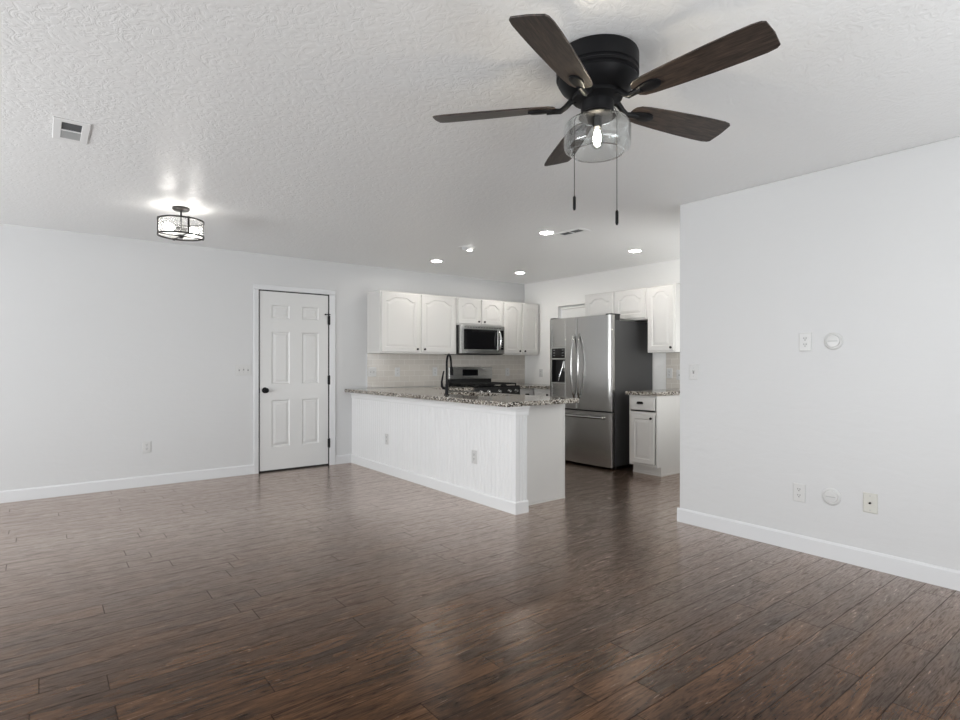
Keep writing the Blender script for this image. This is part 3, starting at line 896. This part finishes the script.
bm = B(); lathe(bm, [(0.0065, -0.004), (0.0065, -0.009), (0.005, -0.009), (0.005, -0.018), (0.002, -0.018)], (0, 0, 0), 14, 'y'); obj('coax_jack', bm, 'bronze', t)
for s in (-1, 1):
    bm = B(); lathe(bm, [(0.0035, -0.0075), (0.0035, -0.005)], (0, 0, s * 0.042), 10, 'y')
    obj('screw', bm, 'vent_mid', t)
PXo = PX - 0.0001
outlet('white outlet on the beadboard peninsula nearer the back wall', (PXo, 5.56, 0.383), FX, 'peninsula outlets')
outlet('white outlet on the beadboard peninsula nearer its free end', (PXo, 3.965, 0.393), FX, 'peninsula outlets')
TA = YA - 0.0081
outlet('white outlet in the tiled backsplash second from its left edge', (3.663, TA, 1.107), 0, 'backsplash outlets')
switch('double switch plate at the left edge of the tiled backsplash', (3.30, TA, 1.111), 0, 2)
outlet('white outlet in the tiled backsplash just behind the black faucet', (4.245, TA, 1.107), 0, 'backsplash outlets')
outlet('white outlet in the tiled backsplash right of the range', (5.546, TA, 1.09), 0, 'backsplash outlets')
outlet('white outlet on the plain kitchen wall left of the refrigerator', (XK - .0001, 6.093, 1.076), FX, 'kitchen side outlets')
outlet('white outlet in the small tiled backsplash right of the refrigerator', (XK - .0081, 3.905, 1.102), FX, 'kitchen side outlets')
switch('single switch plate in the small tiled backsplash beside the wall corner', (XK - .0081, 3.775, 1.085), FX, 1)

# ------------------------------------------------------------------ ceiling registers and recessed lights
def vent(label, loc, rz, w, l, ow, ol):
    t = thing('ceiling_vent', label, 'air vent', loc, rz, 'ceiling air vents')
    bm = B()
    cells(bm, [-w / 2, -ow / 2, ow / 2, w / 2], [-l / 2, -ol / 2, ol / 2, l / 2], lambda x, y: not (abs(x) < ow / 2 and abs(y) < ol / 2),
          lambda x, y, s: (x, y, -0.0005 if s else -0.006))
    obj('frame', bm, 'ventwhite', t, bevel=0.002)
    bm = B(); box(bm, -ow / 2, ow / 2, -ol / 2, ol / 2, -0.0012, -0.0004)
    obj('duct', bm, 'vent_dark', t)
    bm = B(); box(bm, -ow / 2, ow / 2, -0.004, 0.004, -0.0055, -0.0012)
    obj('divider', bm, 'ventwhite', t)
    bm = B()
    n = 7
    for i in range(n):
        y = 0.006 + (ol / 2 - 0.006) * (i + 0.5) / n
        bm2 = y
        loops(bm, [[(-ow / 2, y - 0.008, -0.0015), (ow / 2, y - 0.008, -0.0015), (ow / 2, y + 0.008, -0.0052), (-ow / 2, y + 0.008, -0.0052)],
                   [(-ow / 2, y - 0.008, -0.0020), (ow / 2, y - 0.008, -0.0020), (ow / 2, y + 0.008, -0.0057), (-ow / 2, y + 0.008, -0.0057)]])
    obj('louvers', bm, 'vent_mid', t)
    return t
vent('white ceiling vent at the upper left, near the drum ceiling light', (0.130, 3.660, H), 0, 0.155, 0.33, 0.085, 0.245)
vent('white ceiling vent in the kitchen beside a recessed light', (3.90, 3.62, H), PI, 0.15, 0.33, 0.085, 0.25)
def can(label, loc, m, strength_mat, tilt=False):
    t = thing('recessed_light', label, 'recessed light', loc, 0, 'recessed kitchen lights')
    bm = B(); lathe(bm, [(0.060, -0.0005), (0.092, -0.0005), (0.092, -0.002), (0.086, -0.004), (0.066, -0.004), (0.060, -0.0015)], (0, 0, 0), 36, close_ends=False)
    obj('trim_ring', bm, 'ventwhite', t, True)
    bm = B(); lathe(bm, [(0.060, -0.0006), (0.060, -0.0015)], (0, 0, 0), 36)
    obj('lens', bm, strength_mat, t)
    return t
M['lit'] = make_emit('can_lens', (1.0, 0.95, 0.88), LAMP_CAN)
M['unlit'] = mat('unlit_lens', (0.75, 0.75, 0.74), 0.3)
can('lit recessed light beside the kitchen ceiling vent, nearest the fan', (3.738, 3.785, H), None, 'lit')
can('lit recessed light above the left wall cabinets', (3.731, 5.633, H), None, 'lit')
can('lit recessed light nearest the kitchen corner', (5.103, 5.673, H), None, 'lit')
can('lit recessed light in front of the refrigerator-side wall cabinets', (5.10, 3.807, H), None, 'lit')
t = thing('recessed_light', 'dim eyeball recessed light tilted over the peninsula sink', 'recessed light', (3.55, 4.78, H), 0, 'recessed kitchen lights')
bm = B(); lathe(bm, [(0.06, -0.0005), (0.098, -0.0005), (0.098, -0.003), (0.092, -0.007), (0.066, -0.009), (0.06, -0.006)], (0, 0, 0), 36, close_ends=False)
obj('trim_ring', bm, 'ventwhite', t, True)
bm = B(); lathe(bm, [(0.0, -0.0306), (0.025, -0.03), (0.045, -0.022), (0.062, -0.003)], (0, 0, 0), 28, close_ends=False)
obj('eyeball', bm, 'trim', t, True)
bm = B(); lathe(bm, [(0.03, 0.0), (0.03, -0.004)], (0.022, -0.018, -0.029), 20)
o = obj('lens', bm, make_emit('eyeball_lens', (1, 0.96, 0.9), 6.0), t)

# ------------------------------------------------------------------ drum ceiling light
dl = thing('ceiling_light', 'semi-flush drum ceiling light with dark rings and glass shade', 'ceiling light', (0.874, 4.94, H))
DR, ZT, ZB = 0.163, -0.105, -0.222
bm = B(); lathe(bm, [(0.062, -0.0005), (0.062, -0.016), (0.052, -0.024), (0.012, -0.026)], (0, 0, 0), 32)
obj('canopy', bm, 'bronze', dl, True)
bm = B(); lathe(bm, [(0.006, -0.024), (0.006, -0.215)], (0, 0, 0), 12)
obj('stem', bm, 'bronze', dl, True)
bm = B()
for z in (ZT, ZB):
    lathe(bm, [(DR - 0.004, z - 0.006), (DR + 0.003, z - 0.006), (DR + 0.003, z + 0.006), (DR - 0.004, z + 0.006), (DR - 0.004, z - 0.006)], (0, 0, 0), 48, close_ends=False)
obj('ring_frame', bm, 'bronze', dl, True)
ra = math.radians(8)
for k in range(4):
    a = ra + k * PI / 2
    c, s = math.cos(a), math.sin(a)
    bm = B()
    box(bm, DR - 0.001, DR + 0.005, -0.007, 0.007, ZB - 0.01, ZT + 0.008)
    for v in bm.verts: v.co = Vector((v.co.x * c - v.co.y * s, v.co.x * s + v.co.y * c, v.co.z))
    obj('strap', bm, 'bronze', dl)
    bm = B()
    tube(bm, [(0.0, 0, ZB), (DR * c, DR * s, ZB)], 0.0045, 8)
    obj('cross_arm', bm, 'bronze', dl)
bm = B(); lathe(bm, [(DR - 0.006, ZB + 0.004), (DR - 0.006, ZT - 0.004)], (0, 0, 0), 48, close_ends=False)
obj('glass_shade', bm, 'seeded', dl, True)
bm = B(); lathe(bm, [(DR - 0.008, ZB + 0.008), (0.02, ZB + 0.008)], (0, 0, 0), 48, close_ends=False)
obj('diffuser', bm, 'frost', dl, True)
bm = B(); lathe(bm, [(0.003, ZB - 0.02), (0.016, ZB - 0.014), (0.020, ZB - 0.004), (0.022, ZB + 0.006), (0.008, ZB + 0.012)], (0, 0, 0), 20)
obj('finial', bm, 'bronze', dl, True)
M['drumbulb'] = make_emit('drum_bulb', (1.0, 0.96, 0.90), LAMP_DRUM)
for k, a in enumerate((0.2, 0.2 + PI)):
    c, s = math.cos(a), math.sin(a)
    bm = B(); tube(bm, [(0.0, 0, -0.165), (0.05 * c, 0.05 * s, -0.165)], 0.014, 12)
    obj('socket', bm, 'bronze', dl, True)
    bm = B(); tube(bm, [(0.05 * c, 0.05 * s, -0.165), (0.062 * c, 0.062 * s, -0.165), (0.082 * c, 0.082 * s, -0.165), (0.102 * c, 0.102 * s, -0.165), (0.118 * c, 0.118 * s, -0.165), (0.126 * c, 0.126 * s, -0.165)],
                   [0.012, 0.018, 0.028, 0.030, 0.022, 0.006], 16)
    obj('bulb', bm, 'drumbulb', dl, True)

# ------------------------------------------------------------------ ceiling fan
fan = thing('ceiling_fan', 'black hugger ceiling fan with five dark wood blades and a clear glass light', 'ceiling fan', (1.745, 1.483, H))
bm = B()
lathe(bm, [(0.148, -0.0005), (0.158, -0.006), (0.161, -0.014), (0.161, -0.070), (0.155, -0.074), (0.155, -0.080), (0.161, -0.084), (0.161, -0.092), (0.153, -0.097), (0.153, -0.102),
           (0.155, -0.106), (0.142, -0.128), (0.118, -0.148), (0.096, -0.158), (0.06, -0.160)], (0, 0, 0), 56)
obj('motor_housing', bm, 'black', fan, True)
bm = B()
lathe(bm, [(0.095, -0.158), (0.098, -0.166), (0.098, -0.176), (0.070, -0.184), (0.064, -0.188), (0.064, -0.232), (0.070, -0.236), (0.072, -0.246), (0.06, -0.248)], (0, 0, 0), 40)
obj('switch_housing', bm, 'black', fan, True)
ZBL = -0.197
ang0 = math.radians(-13.5)
pitch = math.radians(-13)
for k in range(5):
    a = ang0 + k * 2 * PI / 5
    ca, sa = math.cos(a), math.sin(a)
    cp_, sp_ = math.cos(pitch), math.sin(pitch)
    def place(p):
        x, y, z = p
        y, z = y * cp_ - z * sp_, y * sp_ + z * cp_
        return (x * ca - y * sa, x * sa + y * ca, z + ZBL)
    # outline
    out = []
    for x, hw in ((0.165, 0.018), (0.172, 0.034), (0.19, 0.046), (0.23, 0.053), (0.33, 0.061), (0.45, 0.068), (0.56, 0.0715), (0.62, 0.0715), (0.650, 0.067), (0.662, 0.058)):
        out.append((x, hw))
    pts = [(x, -h) for x, h in out] + [(0.667, 0.0)] + [(x, h) for x, h in reversed(out)]
    bm = B()
    loops(bm, [[(x, y, -0.003) for x, y in pts], [(x, y, 0.003) for x, y in pts]])
    bl = obj('blade', bm, 'blade', fan, bevel=0.0015)
    Rm = Matrix.Rotation(a, 4, 'Z') @ Matrix.Rotation(pitch, 4, 'X')
    bl.matrix_local = Matrix.Translation((0, 0, ZBL)) @ Rm
    bm = B()
    med = []
    for i in range(24):
        b = 2 * PI * i / 24
        med.append((0.222 + 0.055 * math.cos(b), 0.024 * math.sin(b) * (1.0 + 0.25 * math.cos(b))))
    loops(bm, [[(x, y, -0.003) for x, y in med], [(x, y, -0.010) for x, y in med], [(0.222 + (x - 0.222) * 0.8, y * 0.75, -0.0135) for x, y in med]])
    # arm to the hub; hub end is given in blade coordinates
    inv = (Matrix.Translation((0, 0, ZBL)) @ Rm).inverted()
    fr_ = lambda r, z: inv @ Vector((r * ca, r * sa, z))
    tube(bm, [fr_(0.085, -0.170), fr_(0.105, -0.176), fr_(0.125, -0.196), fr_(0.145, -0.209), Vector((0.175, 0, -0.009)), Vector((0.20, 0, -0.009))], [0.013, 0.012, 0.011, 0.011, 0.012, 0.012], 10)
    obj('blade_iron', bm, 'black', bl, True)
bm = B()
ZS = -0.246
sh = [(0.073, ZS + 0.006), (0.077, ZS - 0.004), (0.100, ZS - 0.012), (0.120, ZS - 0.022), (0.129, ZS - 0.034), (0.131, ZS - 0.045), (0.131, ZS - 0.115), (0.127, ZS - 0.126), (0.117, ZS - 0.134), (0.104, ZS - 0.138)]
lathe(bm, sh + [(r - 0.0035, z + 0.001) for r, z in reversed(sh)], (0, 0, 0), 56, close_ends=False)
obj('glass_shade', bm, 'glass', fan, True)
bm = B(); lathe(bm, [(0.1045, ZS - 0.1385), (0.1070, ZS - 0.1405), (0.1030, ZS - 0.1440), (0.0990, ZS - 0.1405), (0.1045, ZS - 0.1385)], (0, 0, 0), 56, close_ends=False)
obj('shade_rim', bm, 'rimglass', fan, True)
bm = B(); lathe(bm, [(0.016, ZS + 0.002), (0.018, ZS - 0.002), (0.018, ZS - 0.040), (0.014, ZS - 0.043)], (0, 0, 0), 20)
obj('socket', bm, 'black', fan, True)
bm = B(); lathe(bm, [(0.013, ZS - 0.042), (0.015, ZS - 0.050), (0.024, ZS - 0.072), (0.029, ZS - 0.092), (0.026, ZS - 0.110), (0.014, ZS - 0.122), (0.003, ZS - 0.125)], (0, 0, 0), 24, close_ends=False)
bulb = obj('bulb', bm, 'glass', fan, True)
M['filament'] = make_emit('filament', (1.0, 0.86, 0.66), LAMP_FAN)
bm = B()
for k in range(6):
    a = 2 * PI * k / 6
    tube(bm, [(0.006 * math.cos(a), 0.006 * math.sin(a), ZS - 0.050), (0.014 * math.cos(a), 0.014 * math.sin(a), ZS - 0.080), (0.006 * math.cos(a), 0.006 * math.sin(a), ZS - 0.108)], 0.0022, 6)
obj('filament', bm, 'filament', bulb)
# camera sees the chains left and right of the shade
rx, ry = 0.7888, -0.6146
for (lat, zb, off_) in ((-0.083, 0.31, 0.045), (0.071, 0.388, -0.03)):
    cx_, cy_ = lat * rx + off_ * 0.6146, lat * ry + off_ * 0.7888
    rr = math.hypot(cx_, cy_)
    hx_, hy_ = cx_ / rr * 0.066, cy_ / rr * 0.066
    bm = B()
    tube(bm, [(hx_, hy_, -0.215), (cx_ * 0.9, cy_ * 0.9, -0.222), (cx_, cy_, -0.24), (cx_, cy_, -zb - 0.235)], 0.0016, 6)
    ch = obj('pull_chain', bm, 'bronze', fan)
    bm = B(); lathe(bm, [(0.002, -zb - 0.233), (0.006, -zb - 0.24), (0.0062, -zb - 0.283), (0.004, -zb - 0.292)], (cx_, cy_, 0), 12)
    obj('chain_fob', bm, 'black', ch, True)
